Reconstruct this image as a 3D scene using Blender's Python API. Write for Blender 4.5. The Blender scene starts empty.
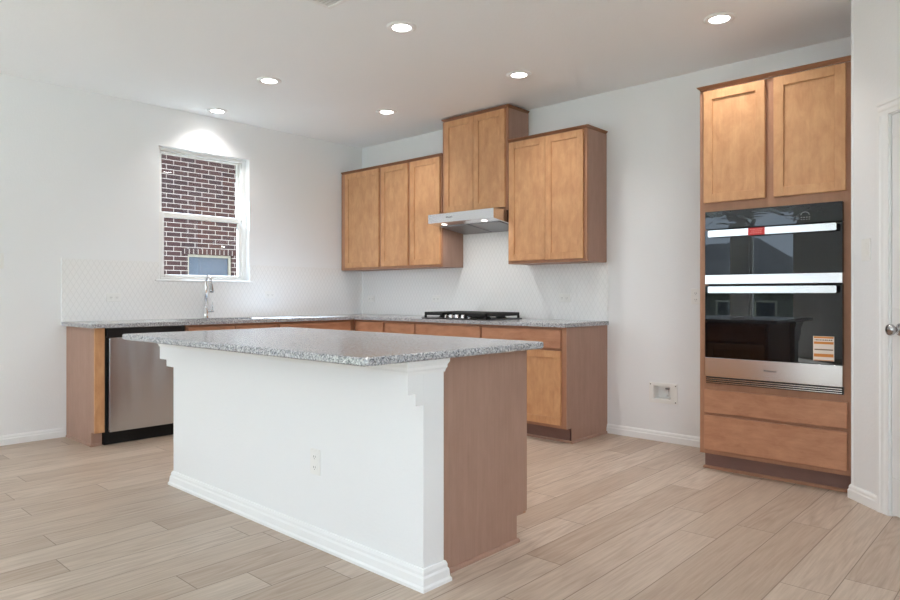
import bpy, bmesh, math, random
from mathutils import Vector, Matrix

random.seed(7)
S = bpy.context.scene
COL = S.collection
PI = math.pi

# ------------------------------------------------------------------ camera, world, sun, exposure
cam_d = bpy.data.cameras.new('camera')
cam = bpy.data.objects.new('camera', cam_d)
COL.objects.link(cam)
cam.location = (5.867, -4.899, 1.131)
cam.rotation_euler = (PI / 2, 0, 0.7446)
cam_d.sensor_width = 36.0
cam_d.lens = 668.76 / 900 * 36
cam_d.shift_y = -5.42 / 900
cam_d.clip_start = 0.02
S.camera = cam

SKY_STRENGTH = 2.9
SUN_STRENGTH = 38.0
LAMP_WATTS = 3.0

world = bpy.data.worlds.new('sky')
S.world = world
world.use_nodes = True
wn = world.node_tree
wn.nodes.clear()
w_out = wn.nodes.new('ShaderNodeOutputWorld')
w_bg = wn.nodes.new('ShaderNodeBackground')
w_tc = wn.nodes.new('ShaderNodeTexCoord')
w_nz = wn.nodes.new('ShaderNodeTexNoise')
w_rp = wn.nodes.new('ShaderNodeValToRGB')
w_mp = wn.nodes.new('ShaderNodeMapping')
w_mp.inputs['Scale'].default_value = (1, 1, 3.0)
w_nz.inputs['Scale'].default_value = 2.2
w_nz.inputs['Detail'].default_value = 6
w_rp.color_ramp.elements[0].position = 0.38
w_rp.color_ramp.elements[0].color = (0.70, 0.83, 1.0, 1)
w_rp.color_ramp.elements[1].position = 0.62
w_rp.color_ramp.elements[1].color = (1.0, 1.0, 1.0, 1)
wn.links.new(w_tc.outputs['Generated'], w_mp.inputs['Vector'])
wn.links.new(w_mp.outputs['Vector'], w_nz.inputs['Vector'])
wn.links.new(w_nz.outputs['Fac'], w_rp.inputs['Fac'])
wn.links.new(w_rp.outputs['Color'], w_bg.inputs['Color'])
w_sep = wn.nodes.new('ShaderNodeSeparateXYZ')
w_boost = wn.nodes.new('ShaderNodeMapRange')       # sky strength raised towards -y, added to brighten its reflection in the oven
w_boost.interpolation_type = 'SMOOTHSTEP'
w_boost.inputs['From Min'].default_value = -0.55
w_boost.inputs['From Max'].default_value = -0.95
w_boost.inputs['To Min'].default_value = SKY_STRENGTH
w_boost.inputs['To Max'].default_value = SKY_STRENGTH * 1.4
wn.links.new(w_tc.outputs['Generated'], w_sep.inputs[0])
wn.links.new(w_sep.outputs['Y'], w_boost.inputs['Value'])
wn.links.new(w_boost.outputs[0], w_bg.inputs['Strength'])
wn.links.new(w_bg.outputs['Background'], w_out.inputs['Surface'])

sun_d = bpy.data.lights.new('sun', 'SUN')
sun_d.energy = SUN_STRENGTH
sun_d.angle = math.radians(0.6)
sun_d.color = (0.70, 0.85, 1.0)
sun = bpy.data.objects.new('sun', sun_d)
COL.objects.link(sun)
sun.location = (-6, -6, 12)
sun.rotation_euler = Vector((0.584, 0.62, -1.0)).to_track_quat('-Z', 'Y').to_euler()


def portal(name, loc, size, direction):
    d = bpy.data.lights.new(name, 'AREA')
    d.shape = 'RECTANGLE'
    d.size, d.size_y = size
    d.cycles.is_portal = True
    o = bpy.data.objects.new(name, d)
    COL.objects.link(o)
    o.location = loc
    o.rotation_euler = Vector(direction).to_track_quat('-Z', 'Z').to_euler()
    return o


portal('daylight_portal', (1.18, -9.52, 1.40), (2.3, 2.6), (0, 1, 0))
portal('daylight_portal', (7.22, -6.6, 1.35), (5.2, 2.7), (-1, 0, 0))
portal('daylight_portal', (-0.02, -7.3, 1.37), (1.8, 2.5), (1, 0, 0))
portal('daylight_portal', (-0.02, -1.868, 1.855), (0.9, 1.2), (1, 0, 0))

S.view_settings.view_transform = 'Standard'
S.view_settings.look = 'None'
S.view_settings.gamma = 1.0
S.view_settings.use_curve_mapping = False
S.view_settings.exposure = 0.52
S.cycles.max_bounces = 14
S.cycles.diffuse_bounces = 8
S.cycles.glossy_bounces = 6
S.cycles.transmission_bounces = 6
S.cycles.transparent_max_bounces = 12
S.cycles.caustics_reflective = False
S.cycles.caustics_refractive = False
S.cycles.sample_clamp_indirect = 6.0
S.cycles.use_denoising = True

# ------------------------------------------------------------------ materials


def srgb(r, g, b):
    def f(c):
        c /= 255.0
        return c / 12.92 if c <= 0.04045 else ((c + 0.055) / 1.055) ** 2.4
    return (f(r), f(g), f(b), 1.0)


class NT:
    """small wrapper round a material's node tree"""

    def __init__(self, name):
        self.m = bpy.data.materials.new(name)
        self.m.use_nodes = True
        self.t = self.m.node_tree
        self.t.nodes.clear()
        self.out = self.t.nodes.new('ShaderNodeOutputMaterial')
        self.tc = None

    def n(self, kind, **kw):
        nd = self.t.nodes.new(kind)
        for k, v in kw.items():
            if hasattr(nd, k) and k not in nd.inputs:
                setattr(nd, k, v)
            else:
                self.put(nd.inputs[k], v)
        return nd

    def put(self, sock, v):
        if isinstance(v, bpy.types.NodeSocket):
            self.t.links.new(v, sock)
        elif isinstance(v, bpy.types.Node):
            self.t.links.new(v.outputs[0], sock)
        else:
            sock.default_value = v

    def coord(self, which='Object'):
        if self.tc is None:
            self.tc = self.t.nodes.new('ShaderNodeTexCoord')
        return self.tc.outputs[which]

    def math(self, op, a, b=0.0, c=None):
        nd = self.t.nodes.new('ShaderNodeMath')
        nd.operation = op
        self.put(nd.inputs[0], a)
        self.put(nd.inputs[1], b)
        if c is not None:
            self.put(nd.inputs[2], c)
        return nd.outputs[0]

    def ramp(self, fac, stops):
        nd = self.t.nodes.new('ShaderNodeValToRGB')
        cr = nd.color_ramp
        while len(cr.elements) < len(stops):
            cr.elements.new(0.5)
        for e, (p, c) in zip(cr.elements, stops):
            e.position = p
            e.color = c if len(c) == 4 else (*c, 1)
        self.put(nd.inputs['Fac'], fac)
        return nd.outputs['Color']

    def mixc(self, fac, a, b, blend='MIX'):
        nd = self.t.nodes.new('ShaderNodeMix')
        nd.data_type = 'RGBA'
        nd.blend_type = blend
        self.put(nd.inputs[0], fac)
        self.put(nd.inputs[6], a)
        self.put(nd.inputs[7], b)
        return nd.outputs[2]

    def mapping(self, vec, scale=(1, 1, 1), loc=(0, 0, 0), rot=(0, 0, 0)):
        nd = self.t.nodes.new('ShaderNodeMapping')
        self.put(nd.inputs['Vector'], vec)
        nd.inputs['Scale'].default_value = scale
        self.put(nd.inputs['Location'], loc)
        nd.inputs['Rotation'].default_value = rot
        return nd.outputs[0]

    def noise(self, vec, scale=5, detail=3, rough=0.5, dist=0.0):
        nd = self.t.nodes.new('ShaderNodeTexNoise')
        self.put(nd.inputs['Vector'], vec)
        nd.inputs['Scale'].default_value = scale
        nd.inputs['Detail'].default_value = detail
        nd.inputs['Roughness'].default_value = rough
        nd.inputs['Distortion'].default_value = dist
        return nd.outputs['Fac']

    def bump(self, height, strength=0.2, dist=0.01):
        nd = self.t.nodes.new('ShaderNodeBump')
        self.put(nd.inputs['Height'], height)
        nd.inputs['Strength'].default_value = strength
        nd.inputs['Distance'].default_value = dist
        return nd.outputs[0]

    def pbr(self, color, rough=0.5, metal=0.0, spec=0.5, normal=None, **kw):
        b = self.t.nodes.new('ShaderNodeBsdfPrincipled')
        self.put(b.inputs['Base Color'], color)
        self.put(b.inputs['Roughness'], rough)
        self.put(b.inputs['Metallic'], metal)
        self.put(b.inputs['Specular IOR Level'], spec)
        if normal is not None:
            self.put(b.inputs['Normal'], normal)
        for k, v in kw.items():
            self.put(b.inputs[k], v)
        self.t.links.new(b.outputs[0], self.out.inputs['Surface'])
        return self.m


def plain(name, color, rough=0.5, metal=0.0, spec=0.5, var=0.03):
    m = NT(name)
    f = m.noise(m.coord(), 9.0, 3)
    c2 = tuple(max(0, x * (1 - var)) for x in color[:3]) + (1,)
    return m.pbr(m.mixc(f, color, c2), rough, metal, spec)


def paint_mat(name, color, scale=90, strength=0.12):
    m = NT(name)
    co = m.coord()
    h = m.noise(co, scale, 3, 0.6)
    big = m.noise(co, 1.3, 2)
    c2 = tuple(x * 0.975 for x in color[:3]) + (1,)
    return m.pbr(m.mixc(big, color, c2), 0.62, 0, 0.3, m.bump(h, strength, 0.004))


def wood_mat(name, light, dark, axis='v', rough=0.42, grain=0.5, blotch=1.0):
    m = NT(name)
    info = m.t.nodes.new('ShaderNodeObjectInfo')
    off = m.math('MULTIPLY', info.outputs['Random'], 37.0)
    comb = m.t.nodes.new('ShaderNodeCombineXYZ')
    for i in range(3):
        m.put(comb.inputs[i], off)
    co = m.mapping(m.coord(), (1, 1, 1), comb.outputs[0])
    st = (1, 1, 0.055) if axis == 'v' else (0.055, 0.055, 1)
    st2 = (1, 1, 0.45) if axis == 'v' else (0.45, 0.45, 1)
    g1 = m.noise(m.mapping(co, st), 95, 4, 0.65, 0.3)
    g2 = m.noise(m.mapping(co, st), 22, 3, 0.6, 0.8)
    bl = m.noise(m.mapping(co, st2), 16, 5, 0.62, 0.4)
    v = m.math('ADD', m.math('MULTIPLY', g1, 0.35 * grain), m.math('MULTIPLY', g2, 0.35 * grain))
    v = m.math('ADD', v, m.math('MULTIPLY', bl, 0.75 * blotch))
    mid = 0.35 * grain + 0.375 * blotch
    c = m.ramp(v, [(max(0.0, mid - 0.22), dark), (min(1.0, mid + 0.22), light)])
    return m.pbr(c, rough, 0, 0.35, m.bump(g1, 0.06, 0.002))


def metal_mat(name, color, rough=0.28, axis='x'):
    m = NT(name)
    sc = {'x': (0.6, 120, 120), 'y': (120, 0.6, 120), 'z': (120, 120, 0.6)}[axis]
    g = m.noise(m.mapping(m.coord(), sc), 3, 3, 0.6)
    r = m.math('ADD', rough - 0.05, m.math('MULTIPLY', g, 0.1))
    return m.pbr(color, r, 1.0, 0.5, m.bump(g, 0.03, 0.001))


def door_steel_mat():
    m = NT('brushed_steel_door')
    g = m.noise(m.mapping(m.coord(), (120, 120, 0.6)), 3, 3, 0.6)
    w = m.noise(m.mapping(m.coord(), (1, 5.0, 0.5)), 1.0, 1)
    r = m.math('ADD', 0.17, m.math('MULTIPLY', g, 0.1))
    h = m.math('ADD', m.math('MULTIPLY', w, 1.0), m.math('MULTIPLY', g, 0.002))
    return m.pbr((0.53, 0.545, 0.575, 1), r, 1.0, 0.5, m.bump(h, 0.5, 0.02))


def thin_glass(name, refl=0.09, tint=(0.95, 0.97, 0.97, 1)):
    m = NT(name)
    tr = m.n('ShaderNodeBsdfTransparent', Color=tint)
    gl = m.n('ShaderNodeBsdfGlossy', Roughness=0.0)
    lw = m.n('ShaderNodeLayerWeight', Blend=0.5)
    f2 = m.math('MULTIPLY_ADD', m.math('POWER', lw.outputs['Facing'], 5.0), 0.96, 0.04)
    mx = m.t.nodes.new('ShaderNodeMixShader')
    m.put(mx.inputs[0], f2)
    m.t.links.new(tr.outputs[0], mx.inputs[1])
    m.t.links.new(gl.outputs[0], mx.inputs[2])
    m.t.links.new(mx.outputs[0], m.out.inputs['Surface'])
    return m.m


def emit_mat(name, color, strength):
    m = NT(name)
    e = m.n('ShaderNodeEmission', Color=color, Strength=strength)
    m.t.links.new(e.outputs[0], m.out.inputs['Surface'])
    return m.m


def granite_mat():
    m = NT('speckled_granite')
    co = m.coord()
    a = m.noise(co, 110, 4, 0.7, 0.6)
    b = m.noise(m.mapping(co, (1, 1, 1), (5, 3, 1)), 210, 3, 0.6, 0.3)
    d = m.noise(m.mapping(co, (1, 1, 1), (1, 9, 4)), 80, 3, 0.6, 0.8)
    c = m.ramp(a, [(0.34, srgb(96, 99, 108)), (0.46, srgb(164, 166, 172)), (0.62, srgb(214, 215, 218))])
    c = m.mixc(m.ramp(b, [(0.55, (0, 0, 0)), (0.62, (1, 1, 1))]), c, srgb(52, 54, 62))
    c = m.mixc(m.ramp(d, [(0.60, (0, 0, 0)), (0.70, (0.8, 0.8, 0.8))]), c, srgb(150, 138, 132))
    return m.pbr(c, 0.16, 0, 0.5)


def floor_mat():
    m = NT('oak_plank_floor')
    W, L = 0.1803, 1.45
    sx = m.n('ShaderNodeSeparateXYZ', Vector=m.coord())
    x, y = sx.outputs[0], sx.outputs[1]
    xr = m.math('DIVIDE', m.math('ADD', x, 10.108), W)
    row = m.math('FLOOR', xr)
    fx = m.math('FRACT', xr)
    wn1 = m.n('ShaderNodeTexWhiteNoise', noise_dimensions='1D', W=row)
    yr = m.math('DIVIDE', m.math('ADD', m.math('ADD', y, 40.0), m.math('MULTIPLY', wn1.outputs[0], L)), L)
    colm = m.math('FLOOR', yr)
    fy = m.math('FRACT', yr)
    cid = m.n('ShaderNodeCombineXYZ', X=row, Y=colm)
    wn2 = m.n('ShaderNodeTexWhiteNoise', noise_dimensions='2D', Vector=cid.outputs[0])
    rnd = wn2.outputs[0]
    ex = m.math('MULTIPLY', m.math('MINIMUM', fx, m.math('SUBTRACT', 1.0, fx)), W)
    ey = m.math('MULTIPLY', m.math('MINIMUM', fy, m.math('SUBTRACT', 1.0, fy)), L)
    edge = m.math('MINIMUM', ex, ey)
    seam = m.ramp(m.math('MULTIPLY', edge, 100.0), [(0.06, (0, 0, 0)), (0.24, (1, 1, 1))])
    # grain, shifted per plank
    sh = m.n('ShaderNodeCombineXYZ', X=m.math('MULTIPLY', rnd, 31.0), Y=m.math('MULTIPLY', rnd, 17.0), Z=m.math('MULTIPLY', rnd, 9.0))
    base = m.n('ShaderNodeVectorMath', operation='ADD')
    m.put(base.inputs[0], m.coord())
    m.put(base.inputs[1], sh.outputs[0])
    co = base.outputs[0]
    g1 = m.noise(m.mapping(co, (1, 0.05, 1)), 85, 4, 0.6, 0.2)
    g2 = m.noise(m.mapping(co, (1, 0.12, 1)), 9, 3, 0.5, 0.5)
    wv = m.t.nodes.new('ShaderNodeTexNoise')
    m.put(wv.inputs['Vector'], m.mapping(co, (1, 0.09, 1)))
    wv.inputs['Scale'].default_value = 7.0
    wv.inputs['Detail'].default_value = 1.0
    rings = m.math('FRACT', m.math('MULTIPLY', wv.outputs['Fac'], 13.0))
    rings = m.math('MULTIPLY', m.math('ABSOLUTE', m.math('SUBTRACT', rings, 0.5)), 2.0)
    tone = m.ramp(rnd, [(0.0, srgb(184, 163, 146)), (0.5, srgb(198, 179, 163)), (1.0, srgb(208, 191, 176))])
    c = m.mixc(m.math('MULTIPLY', m.ramp(g1, [(0.35, (1, 1, 1)), (0.65, (0, 0, 0))]), 0.36), tone, srgb(138, 114, 94))
    c = m.mixc(m.math('MULTIPLY', m.ramp(g2, [(0.4, (0, 0, 0)), (0.7, (1, 1, 1))]), 0.30), c, srgb(206, 190, 172))
    c = m.mixc(m.math('MULTIPLY', m.math('MULTIPLY', rings, rings), m.math('MULTIPLY', m.math('FRACT', m.math('MULTIPLY', rnd, 7.0)), 0.42)), c, srgb(146, 122, 102))
    c = m.mixc(seam, srgb(118, 99, 86), c)
    h = m.math('ADD', seam, m.math('MULTIPLY', g1, 0.25))
    return m.pbr(c, 0.42, 0, 0.35, m.bump(h, 0.25, 0.0015))


def tile_mat():
    m = NT('white_picket_tile')
    sx = m.n('ShaderNodeSeparateXYZ', Vector=m.coord())
    u = m.math('ADD', sx.outputs[0], sx.outputs[1])
    z = sx.outputs[2]
    a = m.math('ADD', m.math('DIVIDE', u, 0.044), m.math('DIVIDE', z, 0.075))
    b = m.math('SUBTRACT', m.math('DIVIDE', u, 0.044), m.math('DIVIDE', z, 0.075))
    da = m.math('ABSOLUTE', m.math('SUBTRACT', m.math('FRACT', a), 0.5))
    db = m.math('ABSOLUTE', m.math('SUBTRACT', m.math('FRACT', b), 0.5))
    d = m.math('SUBTRACT', 0.5, m.math('MAXIMUM', da, db))
    g = m.ramp(d, [(0.02, (0, 0, 0)), (0.09, (1, 1, 1))])
    col = m.mixc(g, srgb(232, 232, 232), srgb(242, 242, 242))
    return m.pbr(col, 0.22, 0, 0.5, m.bump(g, 0.28, 0.0016))


def brick_mat(name='dark_red_brick', vertical=False):
    m = NT(name)
    sx = m.n('ShaderNodeSeparateXYZ', Vector=m.coord())
    cb = m.n('ShaderNodeCombineXYZ', X=(sx.outputs[2] if vertical else sx.outputs[1]), Y=(sx.outputs[1] if vertical else sx.outputs[2]))
    br = m.t.nodes.new('ShaderNodeTexBrick')
    m.put(br.inputs['Vector'], cb.outputs[0])
    br.offset = 0.0 if vertical else 0.5
    br.inputs['Scale'].default_value = 1.0
    br.inputs['Brick Width'].default_value = 0.205
    br.inputs['Row Height'].default_value = 0.066
    br.inputs['Mortar Size'].default_value = 0.0046
    br.inputs['Mortar Smooth'].default_value = 0.1
    br.inputs['Bias'].default_value = -0.1
    br.inputs['Color1'].default_value = srgb(76, 52, 51)
    br.inputs['Color2'].default_value = srgb(55, 43, 46)
    br.inputs['Mortar'].default_value = srgb(186, 172, 166)
    nz = m.noise(m.coord(), 40, 3)
    c = m.mixc(m.math('MULTIPLY', nz, 0.35), br.outputs['Color'], srgb(84, 62, 60))
    c = m.mixc(br.outputs['Fac'], c, srgb(186, 172, 166))
    return m.pbr(c, 0.85, 0, 0.2, m.bump(m.math('SUBTRACT', 1.0, br.outputs['Fac']), 0.5, 0.006))


def shingle_mat():
    m = NT('grey_shingle')
    br = m.t.nodes.new('ShaderNodeTexBrick')
    m.put(br.inputs['Vector'], m.coord())
    br.inputs['Scale'].default_value = 1.0
    br.inputs['Brick Width'].default_value = 0.33
    br.inputs['Row Height'].default_value = 0.16
    br.inputs['Mortar Size'].default_value = 0.012
    br.inputs['Color1'].default_value = srgb(118, 116, 116)
    br.inputs['Color2'].default_value = srgb(98, 97, 99)
    br.inputs['Mortar'].default_value = srgb(70, 70, 72)
    return m.pbr(br.outputs['Color'], 0.9, 0, 0.2)


def film_glass_mat():
    m = NT('black_glass_under_film')
    h = m.noise(m.mapping(m.coord(), (1, 1, 2.0)), 6, 2, 0.5, 0.8)
    return m.pbr((0.004, 0.004, 0.005, 1), 0.03, 0, 0.5, m.bump(h, 0.06, 0.02))


def black_glass_mat():
    m = NT('black_oven_glass')
    h = m.noise(m.coord(), 2.5, 1)
    return m.pbr((0.003, 0.003, 0.004, 1), 0.012, 0, 0.5, m.bump(h, 0.005, 0.01))


M = {}
M['wall'] = paint_mat('wall_paint', (0.855, 0.865, 0.88, 1), 75, 0.22)
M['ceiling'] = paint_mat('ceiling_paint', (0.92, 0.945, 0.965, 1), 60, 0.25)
M['trim'] = plain('trim_white', (0.865, 0.872, 0.88, 1), 0.4, 0, 0.4, 0.01)
M['door_paint'] = plain('door_paint', (0.80, 0.80, 0.81, 1), 0.45, 0, 0.4, 0.01)
M['plastic'] = plain('white_plastic', (0.85, 0.845, 0.83, 1), 0.35, 0, 0.45, 0.01)
M['vinyl'] = plain('white_vinyl', (0.88, 0.88, 0.875, 1), 0.35, 0, 0.45, 0.01)
M['slot'] = plain('slot_dark', (0.12, 0.115, 0.11, 1), 0.6)
M['wood_v'] = wood_mat('maple_vertical', srgb(216, 168, 124), srgb(184, 132, 92), 'v')
M['wood_h'] = wood_mat('maple_horizontal', srgb(198, 147, 116), srgb(164, 113, 86), 'h')
M['frame_v'] = wood_mat('maple_frame', srgb(182, 136, 108), srgb(156, 112, 88), 'v', 0.45, 0.6, 0.6)
M['panel'] = wood_mat('maple_end_panel', srgb(180, 146, 130), srgb(156, 123, 108), 'v', 0.5, 0.9, 0.4)
M['crown'] = wood_mat('maple_crown', srgb(154, 108, 78), srgb(128, 86, 62), 'h', 0.42, 0.5, 0.6)
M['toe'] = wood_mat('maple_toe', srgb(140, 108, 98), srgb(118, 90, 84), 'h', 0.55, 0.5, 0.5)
M['granite'] = granite_mat()
M['floor'] = floor_mat()
M['tile'] = tile_mat()
M['brick'] = brick_mat()
M['soldier'] = brick_mat('dark_red_brick_upright', True)
M['shingle'] = shingle_mat()
M['siding'] = plain('grey_siding', srgb(150, 152, 156), 0.8, 0, 0.2, 0.08)
M['steel'] = metal_mat('brushed_steel', (0.80, 0.81, 0.83, 1), 0.22, 'x')
M['steel_y'] = door_steel_mat()
M['chrome'] = metal_mat('polished_chrome', (0.80, 0.80, 0.81, 1), 0.10, 'z')
M['nickel'] = metal_mat('satin_nickel', (0.48, 0.48, 0.49, 1), 0.22, 'z')
M['black'] = plain('black_enamel', (0.008, 0.008, 0.009, 1), 0.28, 0, 0.5)
M['iron'] = plain('cast_iron', (0.014, 0.014, 0.015, 1), 0.55, 0, 0.4)
M['black_matte'] = plain('black_matte', (0.010, 0.010, 0.010, 1), 0.6, 0, 0.3)
M['oven_glass'] = black_glass_mat()
M['film_glass'] = film_glass_mat()
M['inner_glass'] = plain('smoked_window', (0.006, 0.006, 0.007, 1), 0.012, 0, 0.5)
M['glass'] = thin_glass('window_glass')
M['red'] = plain('red_sticker', srgb(205, 40, 42), 0.35, 0, 0.5)
M['pink'] = plain('pale_red_print', srgb(236, 150, 140), 0.4)
M['label'] = plain('label_paper', srgb(228, 214, 204), 0.5)
M['orange'] = plain('label_orange', srgb(206, 128, 52), 0.5)
M['umber'] = plain('label_brown', srgb(122, 96, 72), 0.5)
M['ink'] = plain('grey_ink', srgb(58, 60, 66), 0.5)
M['icon'] = plain('pale_icon', srgb(150, 150, 152), 0.5)
M['lamp'] = emit_mat('lamp_diffuser', (1.0, 0.98, 0.96, 1), 14.0)
M['hood_lamp'] = emit_mat('hood_lamp_lens', (1.0, 0.96, 0.9, 1), 2.0)
M['filter'] = plain('mesh_filter', srgb(150, 150, 152), 0.4, 0.7)
M['pane_far'] = plain('far_window_pane', (0.10, 0.12, 0.16, 1), 0.15, 0, 0.25)
M['concrete'] = plain('pale_concrete', srgb(205, 202, 197), 0.85, 0, 0.2, 0.06)
M['tan'] = plain('tan_vinyl', srgb(176, 164, 150), 0.5)
M['vent_back'] = plain('vent_backing', srgb(226, 225, 223), 0.6)
M['grass'] = plain('dry_grass', srgb(112, 118, 80), 0.9, 0, 0.2, 0.4)

# ------------------------------------------------------------------ mesh helpers


class MB:
    """collects shapes into one mesh object"""

    def __init__(self, T=None):
        self.bm = bmesh.new()
        self.T = T or (lambda p: Vector(p))

    def _absorb(self, b2):
        me = bpy.data.meshes.new('tmp')
        for v in b2.verts:
            v.co = self.T(v.co)
        bmesh.ops.recalc_face_normals(b2, faces=b2.faces)
        b2.to_mesh(me)
        b2.free()
        self.bm.from_mesh(me)
        bpy.data.meshes.remove(me)
        return self

    def box(self, x0, x1, y0, y1, z0, z1, bev=0.0, seg=1):
        b2 = bmesh.new()
        lo = (min(x0, x1), min(y0, y1), min(z0, z1))
        hi = (max(x0, x1), max(y0, y1), max(z0, z1))
        bmesh.ops.create_cube(b2, size=1.0)
        for v in b2.verts:
            v.co = Vector([(lo[i] + hi[i]) / 2 + v.co[i] * (hi[i] - lo[i]) for i in range(3)])
        if bev > 0:
            bmesh.ops.bevel(b2, geom=list(b2.edges), offset=bev, segments=seg, affect='EDGES', clamp_overlap=True)
        return self._absorb(b2)

    def prism(self, pts, axis, a0, a1):
        """extrude a 2-D outline along an axis; the outline is in the other two axes, in order"""
        b2 = bmesh.new()
        rows = []
        for a in (a0, a1):
            r = []
            for (p, q) in pts:
                c = {'x': (a, p, q), 'y': (p, a, q), 'z': (p, q, a)}[axis]
                r.append(b2.verts.new(c))
            rows.append(r)
        n = len(pts)
        for i in range(n):
            j = (i + 1) % n
            b2.faces.new((rows[0][i], rows[0][j], rows[1][j], rows[1][i]))
        b2.faces.new(rows[0])
        b2.faces.new(list(reversed(rows[1])))
        return self._absorb(b2)

    def lathe(self, prof, origin=(0, 0, 0), axis=(0, 0, 1), n=28):
        """prof = [(radius, height)...] revolved about the axis"""
        b2 = bmesh.new()
        rings = []
        q = Vector(axis).normalized().to_track_quat('Z', 'Y')
        o = Vector(origin)
        for (r, h) in prof:
            if r < 1e-6:
                rings.append([b2.verts.new(o + q @ Vector((0, 0, h)))])
            else:
                rings.append([b2.verts.new(o + q @ Vector((r * math.cos(2 * PI * k / n), r * math.sin(2 * PI * k / n), h))) for k in range(n)])
        for a, b in zip(rings, rings[1:]):
            for k in range(n):
                k2 = (k + 1) % n
                if len(a) == 1 and len(b) == 1:
                    continue
                if len(a) == 1:
                    b2.faces.new((a[0], b[k], b[k2]))
                elif len(b) == 1:
                    b2.faces.new((a[k], b[0], a[k2]))
                else:
                    b2.faces.new((a[k], b[k], b[k2], a[k2]))
        for ring, flip in ((rings[0], True), (rings[-1], False)):
            if len(ring) > 1:
                b2.faces.new(list(reversed(ring)) if flip else ring)
        for f in b2.faces:
            f.smooth = True
        return self._absorb(b2)

    def tube(self, path, r, n=14):
        b2 = bmesh.new()
        P = [Vector(p) for p in path]
        R = r if isinstance(r, (list, tuple)) else [r] * len(P)
        rings = []
        up = None
        for i, p in enumerate(P):
            t = (P[min(i + 1, len(P) - 1)] - P[max(i - 1, 0)]).normalized()
            if up is None:
                up = Vector((0, 0, 1)) if abs(t.z) < 0.9 else Vector((0, 1, 0))
            s = t.cross(up).normalized()
            up = s.cross(t).normalized()
            rings.append([b2.verts.new(p + (s * math.cos(2 * PI * k / n) + up * math.sin(2 * PI * k / n)) * R[i]) for k in range(n)])
        for a, b in zip(rings, rings[1:]):
            for k in range(n):
                b2.faces.new((a[k], a[(k + 1) % n], b[(k + 1) % n], b[k]))
        b2.faces.new(list(reversed(rings[0])))
        b2.faces.new(rings[-1])
        for f in b2.faces:
            f.smooth = True
        return self._absorb(b2)

    def sweep_profile(self, prof, path, closed_ends=True):
        """prof = [(out, z)], path = [((x, y), (nx, ny))] mitred stations"""
        b2 = bmesh.new()
        rows = []
        for (p, nrm) in path:
            rows.append([b2.verts.new((p[0] + nrm[0] * o, p[1] + nrm[1] * o, z)) for (o, z) in prof])
        n = len(prof)
        for a, b in zip(rows, rows[1:]):
            for i in range(n):
                j = (i + 1) % n
                b2.faces.new((a[i], a[j], b[j], b[i]))
        b2.faces.new(rows[0])
        b2.faces.new(list(reversed(rows[-1])))
        return self._absorb(b2)

    def build(self, name, mat, parent=None, loc=None):
        me = bpy.data.meshes.new(name)
        o = bpy.data.objects.new(name, me)
        COL.objects.link(o)
        base = Vector((0, 0, 0))
        if parent is not None:
            q = parent
            while q is not None:
                base += Vector(q.location)
                q = q.parent
            o.parent = parent
        elif loc is not None:
            base = Vector(loc)
            o.location = base
        for v in self.bm.verts:
            v.co -= base
        self.bm.to_mesh(me)
        self.bm.free()
        me.materials.append(mat)
        return o


def thing(name, loc, label=None, cat=None, group=None, kind=None):
    o = bpy.data.objects.new(name, None)
    o.empty_display_size = 0.1
    o.location = loc
    COL.objects.link(o)
    tag(o, label, cat, group, kind)
    return o


def tag(o, label=None, cat=None, group=None, kind=None):
    for k, v in (('label', label), ('category', cat), ('group', group), ('kind', kind)):
        if v:
            o[k] = v
    return o


def struct(o, label=None, cat=None):
    return tag(o, label, cat, None, 'structure')


def copy_thing(root, loc, rotz=0.0, label=None):
    r = root.copy()
    COL.objects.link(r)
    r.location = loc
    r.rotation_euler = (0, 0, rotz)
    if label:
        r['label'] = label

    def rec(src, dst):
        for ch in list(src.children):
            c = ch.copy()
            COL.objects.link(c)
            c.parent = dst
            rec(ch, c)
    rec(root, r)
    return r


def text_mesh(name, body, size, mat, parent, loc, rot, depth=0.0004):
    cu = bpy.data.curves.new(name, 'FONT')
    cu.body = body
    cu.size = size
    cu.extrude = depth
    cu.align_x = 'CENTER'
    cu.align_y = 'CENTER'
    tmp = bpy.data.objects.new(name + '_tmp', cu)
    COL.objects.link(tmp)
    dg = bpy.context.evaluated_depsgraph_get()
    dg.update()
    me = bpy.data.meshes.new_from_object(tmp.evaluated_get(dg))
    bpy.data.objects.remove(tmp)
    bpy.data.curves.remove(cu)
    mt = Matrix.Translation(Vector(loc)) @ rot.to_matrix().to_4x4()
    base = Vector((0, 0, 0))
    q = parent
    while q is not None:
        base += Vector(q.location)
        q = q.parent
    me.transform(Matrix.Translation(-base) @ mt)
    me.materials.clear()
    me.materials.append(mat)
    me.name = name
    o = bpy.data.objects.new(name, me)
    COL.objects.link(o)
    o.parent = parent
    return o


from mathutils import Euler
FACE_FRONT = Euler((PI / 2, 0, 0))            # text readable from -y


# local frames: u along the run, w out from the wall, z up
def T_back(p):
    return Vector((p[0], -p[1], p[2]))


def T_left(p):
    return Vector((p[1], p[0], p[2]))


AO = Vector((4.985, -0.645, 0))
AE = Vector((math.sqrt(.5), -math.sqrt(.5), 0))
AN = Vector((-math.sqrt(.5), -math.sqrt(.5), 0))


def T_ang(p):
    return AO + AE * p[0] + AN * p[1] + Vector((0, 0, p[2]))


def T_island(p):                               # kitchen side of the island, w grows towards +y
    return Vector((p[0], -2.97 + p[1], p[2]))


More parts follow.
